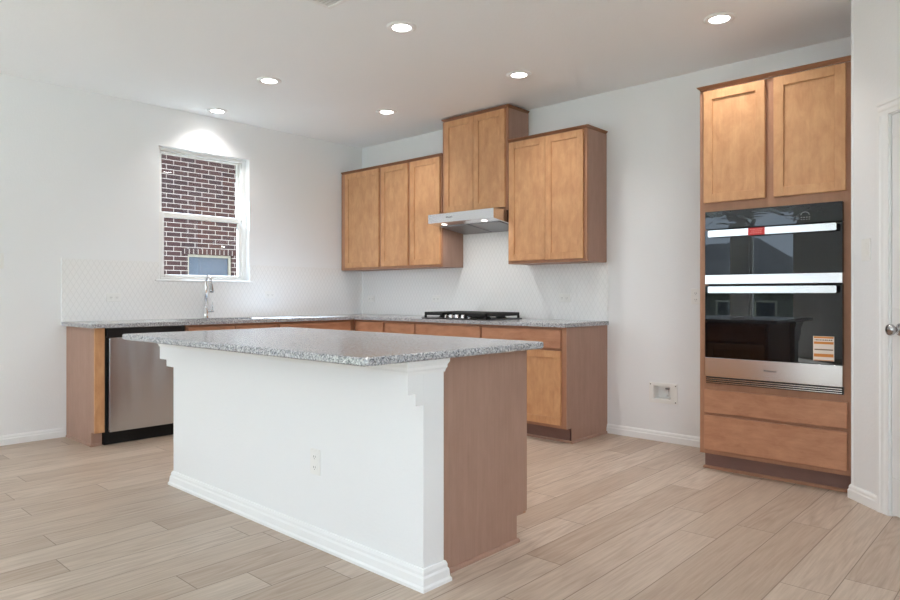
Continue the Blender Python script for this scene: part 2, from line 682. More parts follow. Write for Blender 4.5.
def wall_holes(mb, u0, u1, w0, w1, z0, z1, holes):
    us = sorted({u0, u1, *[h[0] for h in holes], *[h[1] for h in holes]})
    zs = sorted({z0, z1, *[h[2] for h in holes], *[h[3] for h in holes]})
    for a, b in zip(us, us[1:]):
        for c, d in zip(zs, zs[1:]):
            mu, mz = (a + b) / 2, (c + d) / 2
            if any(h[0] < mu < h[1] and h[2] < mz < h[3] for h in holes):
                continue
            mb.box(a, b, w0, w1, c, d)
    bmesh.ops.remove_doubles(mb.bm, verts=mb.bm.verts, dist=1e-5)
    # drop the faces shared by neighbouring cells
    seen = {}
    for f in mb.bm.faces:
        k = tuple(sorted(v.index for v in f.verts))
        seen.setdefault(k, []).append(f)
    mb.bm.verts.index_update()
    seen = {}
    for f in mb.bm.faces:
        k = tuple(sorted(v.index for v in f.verts))
        seen.setdefault(k, []).append(f)
    dead = [f for fs in seen.values() if len(fs) > 1 for f in fs]
    bmesh.ops.delete(mb.bm, geom=dead, context='FACES')
    return mb


# ------------------------------------------------------------------ room shell
H = 2.789
RX, RY = 7.2, -9.5
PX, PY = 5.92, -1.58                            # end of the angled pantry wall

struct(MB().box(-0.15, RX + 0.15, RY - 0.15, 0.15, -0.12, 0.0).build('floor', M['floor']))
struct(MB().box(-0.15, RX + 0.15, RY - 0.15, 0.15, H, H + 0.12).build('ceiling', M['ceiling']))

WIN = (-2.31, -1.425, 1.265, 2.445)
struct(wall_holes(MB(T_left), RY, 0.0, -0.14, 0.0, 0.0, H, [WIN, (-8.2, -6.4, 0.12, 2.62)]).build('wall_left', M['wall']))
BOX = (3.506, 3.648, 0.322, 0.428)
struct(wall_holes(MB(T_back), -0.14, RX, -0.14, 0.0, 0.0, H, [BOX]).build('wall_back', M['wall']))
REAR = [(0.06, 1.15, 0.12, 2.70), (1.46, 2.27, 0.12, 2.70)]
struct(wall_holes(MB(), 0.0, RX, RY - 0.14, RY, 0.0, H, REAR).build('wall_rear', M['wall']))
RIGHT = [(-9.2, -4.0, 0.05, 2.68)]
mbr = MB(lambda p: Vector((RX + 0.14 - (p[1] + 0.14), p[0], p[2])))
struct(wall_holes(mbr, RY, PY, -0.14, 0.0, 0.0, H, RIGHT).build('wall_right', M['wall']))

DS0, DS1, DZ = 0.311, 1.074, 2.055             # pantry door opening along the angled wall
mb = wall_holes(MB(T_ang), 0.0, 1.322, -0.115, 0.0, 0.0, H, [(DS0, DS1, 0.0, DZ)])
struct(mb.build('wall_pantry', M['wall']))
struct(MB().box(4.993, 5.10, -0.66, 0.0, 0.0, H).build('wall_return', M['wall']))
struct(MB().box(PX, RX, PY, PY + 0.115, 0.0, H).build('wall_side', M['wall']))

# baseboards
BB = [(0.0, 0.0), (0.016, 0.0), (0.016, 0.045), (0.011, 0.052), (0.011, 0.062), (0.006, 0.072), (0.0, 0.075)]
struct(MB().sweep_profile(BB, [((0.0, RY), (1, 0)), ((0.0, -3.055), (1, 0))]).build('baseboard_left', M['trim']))
struct(MB().sweep_profile(BB, [((3.105, 0.0), (0, -1)), ((4.118, 0.0), (0, -1))]).build('baseboard_back', M['trim']))
n2 = (AN.x, AN.y)
mit = (-math.tan(math.radians(22.5)) * 0 - 1.0, 0.0)
p_end = AO + AE * 0.236
struct(MB().sweep_profile(BB, [((AO.x, AO.y + 0.03), (-1.0, 0.0)), ((AO.x, AO.y), (-1.0, -math.tan(math.radians(22.5)))), ((p_end.x, p_end.y), n2)]).build('baseboard_pantry', M['trim']))
q0 = AO + AE * 1.149
struct(MB().sweep_profile(BB, [((q0.x, q0.y), n2), ((PX, PY), (-math.tan(math.radians(22.5)), -1.0)), ((RX, PY), (0, -1))]).build('baseboard_side', M['trim']))

# pantry door and casing
CAS = [(0.0, 0.0), (0.075, 0.0), (0.075, 0.018), (0.058, 0.018), (0.05, 0.013), (0.03, 0.013), (0.02, 0.009), (0.0, 0.009)]
mb = MB(T_ang)
for (u, sgn) in ((DS0, 1), (DS1, -1)):
    mb.prism([(u - sgn * (0.075 - a) + sgn * 0.0, b) for a, b in [(0.0, 0.0), (0.0, 0.018), (0.017, 0.018), (0.025, 0.013), (0.045, 0.013), (0.055, 0.009), (0.075, 0.009), (0.075, 0.0)]], 'z', 0.0, DZ)
mb.prism([(0.0, DZ), (0.009, DZ), (0.009, DZ + 0.02), (0.013, DZ + 0.03), (0.013, DZ + 0.05), (0.018, DZ + 0.058), (0.018, DZ + 0.075), (0.0, DZ + 0.075)], 'x', DS0 - 0.075, DS1 + 0.075)
mb.box(DS0 - 0.001, DS0 + 0.005, -0.11, 0.0, 0.0, DZ - 0.006)
mb.box(DS1 - 0.005, DS1 + 0.001, -0.11, 0.0, 0.0, DZ - 0.006)
mb.box(DS0, DS1, -0.11, 0.0, DZ - 0.006, DZ)
struct(mb.build('trim_1', M['trim']))
dr = thing('door_1', T_ang((DS0 + 0.38, -0.04, 0.0)), 'white panelled pantry door in the angled wall beside the oven cabinet', 'door', None, 'structure')
mb = MB(T_ang)
du0, du1 = DS0 + 0.008, DS1 - 0.008
mb.box(du0, du1, -0.045, -0.012, 0.012, DZ - 0.009)
for (a, b) in ((0.012, 0.20), (0.92, 1.06), (1.93, DZ - 0.009)):
    mb.box(du0, du1, -0.012, -0.004, a, b, 0.002)
for (c, d) in ((0.20, 0.92), (1.06, 1.93)):
    for (a, b) in ((du0, du0 + 0.115), (du0 + 0.315, du0 + 0.415), (du1 - 0.115, du1)):
        mb.box(a, b, -0.012, -0.004, c, d, 0.002)
mb.build('slab', M['door_paint'], dr)
kb = MB()
kc = T_ang((du0 + 0.066, -0.0035, 0.955))
kb.lathe([(0.0, 0.0), (0.031, 0.0), (0.032, 0.006), (0.026, 0.011), (0.012, 0.014), (0.011, 0.032), (0.018, 0.036), (0.027, 0.046), (0.029, 0.055), (0.026, 0.064), (0.014, 0.069), (0.0, 0.070)], kc, AN)
kb.build('door_knob', M['nickel'], dr)

# ------------------------------------------------------------------ kitchen window
wd = thing('window_1', (-0.06, -1.868, 1.265), 'white vinyl single hung window looking onto the brick house', 'window', None, 'structure')
mb = MB(T_left)
y0, y1, z0, z1 = WIN
for (a, b, c, d) in ((y0, y0 + 0.04, z0, z1), (y1 - 0.045, y1, z0, z1), (y0 + 0.04, y1 - 0.045, z0, z0 + 0.022), (y0 + 0.04, y1 - 0.045, z1 - 0.03, z1)):
    mb.box(a, b, -0.138, -0.06, c, d, 0.003)
mb.build('window_frame', M['vinyl'], wd)


def sash(name, ya, yb, za, zb, wa, wb, st, top, bot):
    m_ = MB(T_left)
    m_.box(ya, ya + st, wa, wb, za, zb, 0.003)
    m_.box(yb - st, yb, wa, wb, za, zb, 0.003)
    m_.box(ya + st, yb - st, wa, wb, za, za + bot, 0.003)
    m_.box(ya + st, yb - st, wa, wb, zb - top, zb, 0.003)
    s_ = m_.build(name, M['vinyl'], wd)
    wm = (wa + wb) / 2
    MB(T_left).box(ya + st - 0.004, yb - st + 0.004, wm - 0.002, wm + 0.002, za + bot - 0.004, zb - top + 0.004).build('pane', M['glass'], s_)


sash('lower_sash', -2.269, -1.471, 1.288, 1.872, -0.096, -0.066, 0.035, 0.048, 0.024)
sash('upper_sash', -2.269, -1.471, 1.838, 2.414, -0.130, -0.100, 0.028, 0.012, 0.04)
MB(T_left).box(y0 - 0.035, y1 + 0.04, -0.059, 0.016, z0 - 0.016, z0 + 0.0, 0.003).build('sill', M['trim'], wd)

# rear windows seen in the oven glass, and unseen side windows added for daylight


def big_window(name, T, u0, u1, z0, z1, mull):
    r_ = thing(name, T(((u0 + u1) / 2, -0.07, z0)), None, None, None, 'structure')
    m_ = MB(T)
    f = 0.05
    m_.box(u0, u0 + f, -0.13, -0.05, z0, z1)
    m_.box(u1 - f, u1, -0.13, -0.05, z0, z1)
    m_.box(u0 + f, u1 - f, -0.13, -0.05, z0, z0 + f)
    m_.box(u0 + f, u1 - f, -0.13, -0.05, z1 - f, z1)
    for c in mull:
        m_.box(c - 0.03, c + 0.03, -0.12, -0.06, z0 + f, z1 - f)
    fr = m_.build('window_frame', M['vinyl'], r_)
    MB(T).box(u0 + f, u1 - f, -0.092, -0.088, z0 + f, z1 - f).build('pane', M['glass'], r_)


def T_rear(p):
    return Vector((p[0], RY + p[1], p[2]))


def T_rt(p):
    return Vector((RX - p[1], p[0], p[2]))


big_window('window_2', T_rear, 0.06, 1.15, 0.12, 2.70, [])
big_window('window_3', T_rear, 1.46, 2.27, 0.12, 2.70, [])
big_window('added_window_4', T_rt, -9.2, -4.0, 0.05, 2.68, [-7.9, -6.6, -5.3])  # unseen opening added to let in fill daylight from the right

big_window('added_window_5', T_left, -8.2, -6.4, 0.12, 2.62, [])  # unseen opening added so a sun patch on the floor bounces light

# ------------------------------------------------------------------ backsplash tile
mb = MB()
mb.box(0.0, 0.008, -3.085, WIN[0], 0.914, 1.418)
mb.box(0.0, 0.008, WIN[0], WIN[1], 0.914, WIN[2] - 0.016)
mb.box(0.0, 0.008, WIN[1], -0.008, 0.914, 1.418)
struct(mb.build('backsplash_left', M['tile']), 'white picket tile backsplash under the window', 'backsplash')
mb = MB()
mb.box(0.0, 1.535, -0.008, 0.0, 0.914, 1.394)
mb.box(1.535, 2.332, -0.008, 0.0, 0.914, 1.866)
mb.box(2.332, 3.112, -0.008, 0.0, 0.914, 1.394)
struct(mb.build('backsplash_back', M['tile']), 'white picket tile backsplash behind the cooktop', 'backsplash')

# ------------------------------------------------------------------ cabinets


def shaker(parent, T, u0, u1, z0, z1, w, name='door', fw=0.056, th=0.02):
    """shaker door: stiles and rails with a sunk centre panel; w = back plane of the door"""
    m_ = MB(T)
    m_.box(u0, u0 + fw, w, w + th, z0, z1, 0.0016)
    m_.box(u1 - fw, u1, w, w + th, z0, z1, 0.0016)
    m_.box(u0 + fw, u1 - fw, w, w + th, z0, z0 + fw, 0.0016)
    m_.box(u0 + fw, u1 - fw, w, w + th, z1 - fw, z1, 0.0016)
    d_ = m_.build(name, M['wood_v'], parent)
    p_ = MB(T)
    p_.box(u0 + fw - 0.003, u1 - fw + 0.003, w + 0.004, w + th - 0.009, z0 + fw - 0.003, z1 - fw + 0.003)
    p_.build('center_panel', M['wood_v'], d_)
    return d_


def slab_front(parent, T, u0, u1, z0, z1, w, name='drawer_front', th=0.02):
    return MB(T).box(u0, u1, w, w + th, z0, z1, 0.002).build(name, M['wood_h'], parent)


def carcass(parent, T, u0, u1, z0, z1, depth, openings, ft=0.02, mat='panel'):
    """box body with a face frame in front"""
    MB(T).box(u0, u1, 0.0 if parent is None else 0.0015, depth - ft, z0, z1).build('body', M[mat], parent)
    m_ = MB(T)
    wall_holes(m_, u0, u1, depth - ft, depth, z0, z1, openings)
    return m_.build('face_frame', M['frame_v'], parent)


UB, UT = 1.394, 2.442                           # upper cabinets: bottom, top
UD = 0.305
CR = [(0.0, 0.0), (0.006, 0.0), (0.008, 0.008), (0.016, 0.014), (0.022, 0.022), (0.024, 0.026), (0.0, 0.026)]


def crown(parent, x0, x1, depth, z, left, right, name='crown_molding'):
    prof = [(o - 0.012, z + h) for o, h in CR]
    path = []
    if left:
        path += [((x0, 0.0), (-1, 0)), ((x0, -depth), (-1, -1))]
    else:
        path += [((x0, -depth), (0, -1))]
    if right:
        path += [((x1, -depth), (1, -1)), ((x1, 0.0), (1, 0))]
    else:
        path += [((x1, -depth), (0, -1))]
    prof2 = [(o, zz) for o, zz in prof]
    return MB().sweep_profile(prof2, path).build(name, M['crown'], parent)


def upper(name_label, u0, u1, z0, z1, doors, cr, pad=0.028):
    r_ = thing('wall_cabinet', ((u0 + u1) / 2, -UD / 2, z0), name_label, 'cabinet', 'maple wall cabinets')
    carcass(r_, T_back, u0, u1, z0, z1, UD, [(a + 0.012, b - 0.012, z0 + 0.045, z1 - 0.03) for a, b in doors[:1]] if False else [])
    for (a, b) in doors:
        shaker(r_, T_back, a, b, z0 + 0.024, z1 - 0.008, UD)
    if cr:
        crown(r_, u0, u1, UD, z1 - 0.001, *cr)
    return r_


upper('single door maple wall cabinet tucked in the corner beside the window wall', 0.014, 0.666, UB, UT, [(0.094, 0.647)], (False, False))
upper('narrow maple wall cabinet between the corner cabinet and the one beside the hood', 0.667, 1.097, UB, UT, [(0.685, 1.079)], (False, False))
upper('narrow maple wall cabinet whose bare side stands just left of the hood', 1.098, 1.530, UB, UT, [(1.115, 1.516)], (False, False))
upper('tallest two door maple cabinet above the range hood, reaching the ceiling', 1.541, 2.314, 1.868, 2.752, [(1.578, 1.932), (1.935, 2.292)], (True, True))
upper('two door maple wall cabinet with exposed side right of the hood', 2.320, 3.098, UB, UT, [(2.338, 2.712), (2.715, 3.073)], (False, True))

# range hood
hd = thing('range_hood', (1.91, -0.22, 1.70), 'stainless under-cabinet range hood above the cooktop', 'range hood')
mb = MB()
mb.prism([(-0.010, 1.864), (-0.500, 1.864), (-0.500, 1.783), (-0.485, 1.779), (-0.38, 1.766), (-0.010, 1.716)], 'x', 1.540, 2.312)
mb.build('shell', M['steel'], hd)
mb = MB()
for (a, b) in ((1.575, 1.917), (1.933, 2.275)):
    mb.prism([(-0.03, 1.7185), (-0.37, 1.7643), (-0.37, 1.7583), (-0.03, 1.7125)], 'x', a, b)
mb.build('mesh_filter', M['filter'], hd)
for xx, lm in ((1.68, 'hood_lamp'), (2.155, 'hood_lamp')):
    MB().lathe([(0.0, 0.0), (0.026, 0.0), (0.026, 0.004), (0.0, 0.006)], (xx, -0.432, 1.7735), (0, -0.14, -1), 20).build('hood_light', M[lm], hd)
    hl = bpy.data.lights.new('hood_downlight', 'AREA')
    hl.shape = 'DISK'
    hl.size = 0.05
    hl.energy = 0.9
    hl.color = (1.0, 0.97, 0.93)
    ho = bpy.data.objects.new('hood_downlight', hl)
    COL.objects.link(ho)
    ho.location = Vector((xx, -0.432, 1.764)) - hd.location
    ho.rotation_euler = (math.radians(-8), 0, 0)
    ho.parent = hd
text_mesh('logo', 'Whirlpool', 0.019, M['ink'], hd, (1.80, -0.5005, 1.826), FACE_FRONT)

# base cabinets on the cooktop wall
BT, BD, TK = 0.882, 0.605, 0.115


def base_cab(label, T, u0, u1, parts, end=None, body_top=BT, toe=True, depth=BD):
    r_ = thing('base_cabinet', T(((u0 + u1) / 2, depth / 2, 0.0)), label, 'cabinet', 'maple base cabinets')
    MB(T).box(u0, u1, 0.0015, depth - 0.02, TK, body_top).build('body', M['panel'], r_)
    MB(T).box(u0, u1, depth - 0.02, depth, TK, BT).build('face_frame', M['frame_v'], r_)
    if toe:
        MB(T).box(u0, u1 - (0.016 if end else 0), 0.02, depth - 0.075, 0.0, TK).build('toe_kick', M['toe'], r_)
    for (kind, a, b, c, d) in parts:
        if kind == 'drawer':
            slab_front(r_, T, a, b, c, d, depth)
        else:
            shaker(r_, T, a, b, c, d, depth)
    return r_


base_cab('drawer base cabinet in the inside corner of the counter run', T_back, 0.6065, 1.068, [('drawer', 0.652, 1.054, 0.722, 0.863), ('door', 0.652, 1.054, 0.14, 0.703)])
base_cab('drawer base cabinet second from the inside corner, left of the cooktop cabinet', T_back, 1.069, 1.491, [('drawer', 1.083, 1.479, 0.722, 0.863), ('door', 1.083, 1.479, 0.14, 0.703)])
base_cab('wide base cabinet directly under the gas cooktop', T_back, 1.492, 2.276, [('drawer', 1.505, 2.267, 0.722, 0.863), ('door', 1.505, 1.884, 0.14, 0.703), ('door', 1.888, 2.267, 0.14, 0.703)])
r = base_cab('end base cabinet right of the cooktop with a brown side panel', T_back, 2.277, 3.099, [('drawer', 2.289, 3.059, 0.722, 0.863), ('door', 2.289, 2.672, 0.14, 0.703), ('door', 2.676, 3.059, 0.14, 0.703)], end=True)
MB().prism([(-0.0015, 0.0), (-0.0015, BT), (-BD, BT), (-BD, TK), (-0.535, TK), (-0.535, 0.0)], 'x', 3.0995, 3.105).build('end_panel', M['panel'], r)
MB().sweep_profile([(0.0, 0.0), (0.010, 0.0), (0.010, 0.010), (0.006, 0.017), (0.0, 0.018)], [((3.105, -0.017), (1, 0)), ((3.105, -0.535), (1, -1)), ((2.28, -0.535), (0, -1))]).build('shoe_molding', M['panel'], r)

# base run along the window wall
r = thing('end_panel_cabinet', (0.3, -3.01, 0.0), 'narrow wood end panel with maple filler strip left of the dishwasher', 'cabinet panel')
MB().prism([(0.0015, 0.0), (0.0015, BT), (BD - 0.02, BT), (BD - 0.02, 0.105), (0.535, 0.105), (0.535, 0.0)], 'y', -3.050, -3.036).build('side_panel', M['panel'], r)
MB().box(BD - 0.019, BD, -3.050, -2.980, 0.105, BT, 0.0015).build('filler_strip', M['wood_v'], r)
MB().box(0.50, 0.535, -3.0355, -2.975, 0.0, 0.104).build('toe_kick', M['panel'], r)
MB().sweep_profile([(0.0, 0.0), (0.010, 0.0), (0.010, 0.010), (0.006, 0.017), (0.0, 0.018)], [((0.535, -2.98), (1, 0)), ((0.535, -3.050), (1, -1)), ((0.017, -3.050), (0, -1))]).build('shoe_molding', M['panel'], r)

dw = thing('dishwasher', (0.31, -2.667, 0.0), 'stainless dishwasher with black control strip under the counter left of the island', 'dishwasher')
MB().box(0.02, 0.585, -2.968, -2.366, 0.10, 0.878).build('tub', M['black_matte'], dw)
MB().box(0.585, 0.632, -2.957, -2.370, 0.105, 0.808, 0.004, 2).build('door', M['steel_y'], dw)
MB().box(0.585, 0.612, -2.966, -2.368, 0.811, 0.879, 0.002).build('control_strip', M['black'], dw)
MB().box(0.03, 0.555, -2.966, -2.368, 0.0, 0.099).build('toe_kick', M['black_matte'], dw)
mb = MB()
for k in range(6):
    mb.box(0.6322, 0.6332, -2.476, -2.446, 0.235 + k * 0.024, 0.243 + k * 0.024)
mb.build('vent_slots', M['slot'], dw)

base_cab('sink base cabinet right of the dishwasher beneath the window', T_left, -2.360, -1.499, [('drawer', -2.345, -1.932, 0.722, 0.863), ('drawer', -1.928, -1.515, 0.722, 0.863), ('door', -2.345, -1.932, 0.14, 0.703), ('door', -1.928, -1.515, 0.14, 0.703)], body_top=0.69)
base_cab('base cabinet between the sink cabinet and the inside corner', T_left, -1.498, -0.6065, [('drawer', -1.485, -0.672, 0.722, 0.863), ('door', -1.485, -1.08, 0.14, 0.703), ('door', -1.076, -0.672, 0.14, 0.703)])

# L shaped granite worktop with the sink cut out
CT0, CT1 = 0.884, 0.914
SNK = (0.17, 0.545, -2.30, -1.53)               # x0 x1 y0 y1
mb = MB()
mb.box(0.0, 0.648, -3.085, SNK[2], CT0, CT1)
mb.box(0.0, SNK[0], SNK[2], SNK[3], CT0, CT1)
mb.box(SNK[1], 0.648, SNK[2], SNK[3], CT0, CT1)
mb.box(0.0, 0.648, SNK[3], -0.648, CT0, CT1)
mb.box(0.0, 3.117, -0.648, 0.0, CT0, CT1)
tag(mb.build('countertop', M['granite']), 'L shaped speckled grey granite countertop along the two walls', 'countertop')

sk = thing('kitchen_sink', (0.36, -1.915, 0.70), 'undermount stainless sink set into the counter below the window', 'sink')
mb = MB()
t = 0.006
mb.box(SNK[0] - 0.0, SNK[1], SNK[2], SNK[3], 0.70, 0.706)
mb.box(SNK[0] - 0.012, SNK[0], SNK[2], SNK[3], 0.70, CT0 - 0.001)
mb.box(SNK[1], SNK[1] + 0.012, SNK[2], SNK[3], 0.70, CT0 - 0.001)
mb.box(SNK[0] - 0.012, SNK[1] + 0.012, SNK[2] - 0.012, SNK[2], 0.70, CT0 - 0.001)
mb.box(SNK[0] - 0.012, SNK[1] + 0.012, SNK[3], SNK[3] + 0.012, 0.70, CT0 - 0.001)
mb.build('basin', M['steel_y'], sk)
MB().lathe([(0.0, 0.0), (0.045, 0.0), (0.045, 0.003), (0.03, 0.003), (0.0, 0.001)], (0.36, -1.915, 0.7062)).build('drain', M['chrome'], sk)

# faucet
fa = thing('kitchen_faucet', (0.10, -1.925, CT1), 'tall chrome pull-down faucet standing behind the sink', 'faucet')
mb = MB()
mb.lathe([(0.0, 0.0), (0.027, 0.0), (0.027, 0.006), (0.022, 0.012), (0.020, 0.03), (0.0195, 0.10), (0.0, 0.10)], (0.10, -1.925, CT1))
mb.build('base', M['chrome'], fa)
path = [(0.10, -1.925, CT1 + 0.09), (0.10, -1.925, 1.20)]
dx, dy = 0.95, -0.12
for k in range(1, 13):
    a = PI * k / 12 * 0.94
    rr = 0.062
    path.append((0.10 + dx * rr * (1 - math.cos(a)), -1.925 + dy * rr * (1 - math.cos(a)), 1.235 + rr * math.sin(a) * 1.05))
rad = [0.0175, 0.0135] + [0.012] * 12
mb = MB().tube(path, rad)
mb.build('spout', M['chrome'], fa)
e = Vector(path[-1])
dirv = (Vector(path[-1]) - Vector(path[-2])).normalized()
mb = MB().tube([e, e + dirv * 0.03, e + dirv * 0.075, e + dirv * 0.10], [0.0125, 0.015, 0.018, 0.0185])
mb.build('spray_head', M['nickel'], fa)
mb = MB()
mb.tube([(0.10, -1.905, CT1 + 0.066), (0.10, -1.85, CT1 + 0.066)], [0.012, 0.011])
mb.tube([(0.10, -1.858, CT1 + 0.068), (0.10, -1.858, CT1 + 0.155)], [0.006, 0.0045])
mb.build('handle', M['chrome'], fa)

# gas cooktop
ck = thing('gas_cooktop', (1.91, -0.325, CT1), 'black gas cooktop with cast iron grates set in the counter under the hood', 'cooktop')
MB().box(1.535, 2.295, -0.585, -0.07, CT1 + 0.0003, CT1 + 0.009, 0.003).build('cook_surface', M['black'], ck)
for (a, b) in ((1.55, 1.79), (1.795, 2.035), (2.04, 2.28)):
    m_ = MB()
    ya, yb = (-0.475 if a > 1.79 and b < 2.04 else -0.56), -0.09
    zt = 0.974
    for (p, q, s_, u_) in ((a, b, ya, ya + 0.016), (a, b, yb - 0.016, yb), (a, a + 0.016, ya, yb), (b - 0.016, b, ya, yb)):
        m_.box(p, q, s_, u_, 0.944, zt, 0.003)
    for k in range(1, 4):
        xx = a + (b - a) * k / 4
        m_.box(xx - 0.006, xx + 0.006, ya + 0.016, yb - 0.016, 0.952, zt, 0.002)
    for k in range(1, 6):
        yy = ya + (yb - ya) * k / 6
        m_.box(a + 0.016, b - 0.016, yy - 0.006, yy + 0.006, 0.952, zt, 0.002)
    for p in (a, b - 0.016):
        for s_ in (ya, yb - 0.016):
            m_.box(p, p + 0.016, s_, s_ + 0.016, CT1 + 0.009, 0.945)
    m_.build('grate', M['iron'], ck)
for (a, b, rr) in ((1.67, -0.43, 0.036), (1.67, -0.20, 0.045), (1.915, -0.27, 0.055), (2.16, -0.43, 0.045), (2.16, -0.20, 0.036)):
    MB().lathe([(0.0, 0.0), (rr * 1.25, 0.0), (rr * 1.25, 0.008), (rr, 0.012), (rr, 0.022), (rr * 0.9, 0.026), (0.0, 0.026)], (a, b, CT1 + 0.009), n=24).build('burner', M['iron'], ck)
for k in range(5):
    xx = 1.775 + k * 0.072
    MB().lathe([(0.0, 0.0), (0.021, 0.0), (0.022, 0.004), (0.018, 0.008), (0.017, 0.028), (0.015, 0.031), (0.0, 0.031)], (xx, -0.525, CT1 + 0.009), n=22).build('knob', M['steel'], ck)

# ------------------------------------------------------------------ island
IX0, IX1 = 1.955, 4.057
iw = thing('island_wall', ((IX0 + IX1) / 2, -3.03, 0.0), 'white painted half wall of the island carrying the granite overhang', 'half wall')
MB().box(IX0, IX1, -3.085, -2.972, 0.0, 0.882).build('wall_body', M['wall'], iw)
mb = MB()
mb.box(IX0, IX1, -3.127, -3.0855, 0.708, 0.882)
mb.box(IX0, IX1, -3.167, -3.127, 0.755, 0.882)
mb.build('stepped_apron', M['wall'], iw)
cprof = [(0.0, 0.827), (0.004, 0.827), (0.006, 0.838), (0.011, 0.846), (0.011, 0.856), (0.018, 0.868), (0.018, 0.8825), (0.0, 0.8825)]
MB().sweep_profile(cprof, [((IX0, -2.972), (-1, 1)), ((IX0, -3.167), (-1, -1)), ((IX1, -3.167), (1, -1)), ((IX1, -2.972), (1, 1)), ((IX1 - 0.03, -2.972), (0, 1))]).build('crown_trim', M['trim'], iw)
bprof = [(0.0, 0.0), (0.024, 0.0), (0.024, 0.012), (0.018, 0.02), (0.016, 0.048), (0.011, 0.056), (0.011, 0.068), (0.006, 0.080), (0.0, 0.081)]
MB().sweep_profile(bprof, [((IX0, -2.972), (-1, 1)), ((IX0, -3.085), (-1, -1)), ((IX1, -3.085), (1, -1)), ((IX1, -2.972), (1, 1)), ((IX1 - 0.03, -2.972), (0, 1))]).build('baseboard', M['trim'], iw)

ic = thing('island_cabinet', (3.0, -2.68, 0.0), 'brown base cabinet of the island with a plain side panel', 'cabinet')
IC0, IC1, IDP = 1.99, 4.020, 0.603
MB(T_island).box(IC0, IC1 - 0.007, 0.003, IDP - 0.02, TK, BT).build('body', M['panel'], ic)
MB(T_island).box(IC0, IC1 - 0.007, IDP - 0.02, IDP, TK, BT).build('face_frame', M['frame_v'], ic)
MB(T_island).box(IC0, IC1 - 0.02, 0.02, IDP - 0.083, 0.0, TK - 0.001).build('toe_kick', M['toe'], ic)
MB().prism([(-2.969, 0.0), (-2.969, BT), (-2.97 + IDP, BT), (-2.97 + IDP, 0.128), (-2.97 + IDP - 0.078, 0.128), (-2.97 + IDP - 0.078, 0.0)], 'x', IC1 - 0.0065, IC1).build('end_panel', M['panel'], ic)
MB().sweep_profile([(0.0, 0.0), (0.011, 0.0), (0.011, 0.010), (0.007, 0.017), (0.0, 0.018)], [((IC1, -2.945), (1, 0)), ((IC1, -2.97 + IDP - 0.078), (1, 1)), ((IC0, -2.97 + IDP - 0.078), (0, 1))]).build('shoe_molding', M['panel'], ic)
uu = IC0 + 0.012
wds = (IC1 - IC0 - 0.03) / 4
for k in range(4):
    shaker(ic, T_island, uu + 0.006, uu + wds - 0.006, 0.14, 0.703, IDP)
    slab_front(ic, T_island, uu + 0.006, uu + wds - 0.006, 0.722, 0.863, IDP)
    uu += wds

b2 = bmesh.new()


def rrect(x0, x1, y0, y1, r, n=5):
    pts = []
    for (cx, cy, a0) in ((x1 - r, y1 - r, 0), (x0 + r, y1 - r, 90), (x0 + r, y0 + r, 180), (x1 - r, y0 + r, 270)):
        for k in range(n + 1):
            a = math.radians(a0 + 90 * k / n)
            pts.append((cx + r * math.cos(a), cy + r * math.sin(a)))
    return pts


mb = MB()
rows = []
for (ins, z) in ((0.006, CT0 - 0.001), (0.0, CT0 + 0.005), (0.0, CT1 - 0.006), (0.002, CT1 - 0.002), (0.006, CT1)):
    rows.append([mb.bm.verts.new((x, y, z)) for x, y in rrect(2.03 + ins, 4.102 - ins, -3.415 + ins, -2.335 - ins, 0.022)])
for a, b in zip(rows, rows[1:]):
    for k in range(len(a)):
        mb.bm.faces.new((a[k], a[(k + 1) % len(a)], b[(k + 1) % len(a)], b[k]))
mb.bm.faces.new(list(reversed(rows[0])))
mb.bm.faces.new(rows[-1])
tag(mb.build('island_countertop', M['granite']), 'rectangular speckled grey granite slab on top of the island', 'countertop')
b2.free()

# ------------------------------------------------------------------ oven cabinet and double oven
OX0, OX1 = 4.120, 4.990
OD = 0.610
oc = thing('oven_cabinet', ((OX0 + OX1) / 2, -OD / 2, 0.0), 'tall maple cabinet housing the double oven beside the pantry wall', 'cabinet')
mb = MB(T_back)
mb.box(OX0, OX0 + 0.018, 0.002, OD - 0.02, 0.11, UT)
mb.box(OX1 - 0.018, OX1, 0.002, OD - 0.02, 0.11, UT)
mb.box(OX0 + 0.018, OX1 - 0.018, 0.002, 0.012, 0.11, UT)
mb.box(OX0 + 0.018, OX1 - 0.018, 0.012, OD - 0.02, UT - 0.018, UT)
mb.box(OX0 + 0.018, OX1 - 0.018, 0.012, OD - 0.02, 1.672, 1.690)
mb.box(OX0 + 0.018, OX1 - 0.018, 0.012, OD - 0.02, 0.535, 0.553)
mb.box(OX0 + 0.018, OX1 - 0.018, 0.012, OD - 0.02, 0.11, 0.128)
mb.build('body', M['panel'], oc)
mb = wall_holes(MB(T_back), OX0, OX1, OD - 0.02, OD, 0.11, UT, [(OX0 + 0.05, OX1 - 0.05, 0.59, 1.63)])
mb.build('face_frame', M['frame_v'], oc)
shaker(oc, T_back, 4.150, 4.524, 1.718, 2.434, OD)
shaker(oc, T_back, 4.573, 4.955, 1.718, 2.434, OD)
slab_front(oc, T_back, 4.154, 4.962, 0.377, 0.524, OD)
slab_front(oc, T_back, 4.154, 4.962, 0.140, 0.357, OD)
MB(T_back).box(OX0 + 0.008, OX1, 0.02, 0.545, 0.0, 0.109).build('toe_kick', M['toe'], oc)
MB().sweep_profile([(0.0, 0.0), (0.010, 0.0), (0.010, 0.010), (0.006, 0.017), (0.0, 0.018)], [((OX0 + 0.008, -0.1), (-1, 0)), ((OX0 + 0.008, -0.545), (-1, -1)), ((OX1 - 0.022, -0.545), (0, -1))]).build('shoe_molding', M['frame_v'], oc)
prof = [(o - 0.012, UT - 0.001 + h) for o, h in CR]
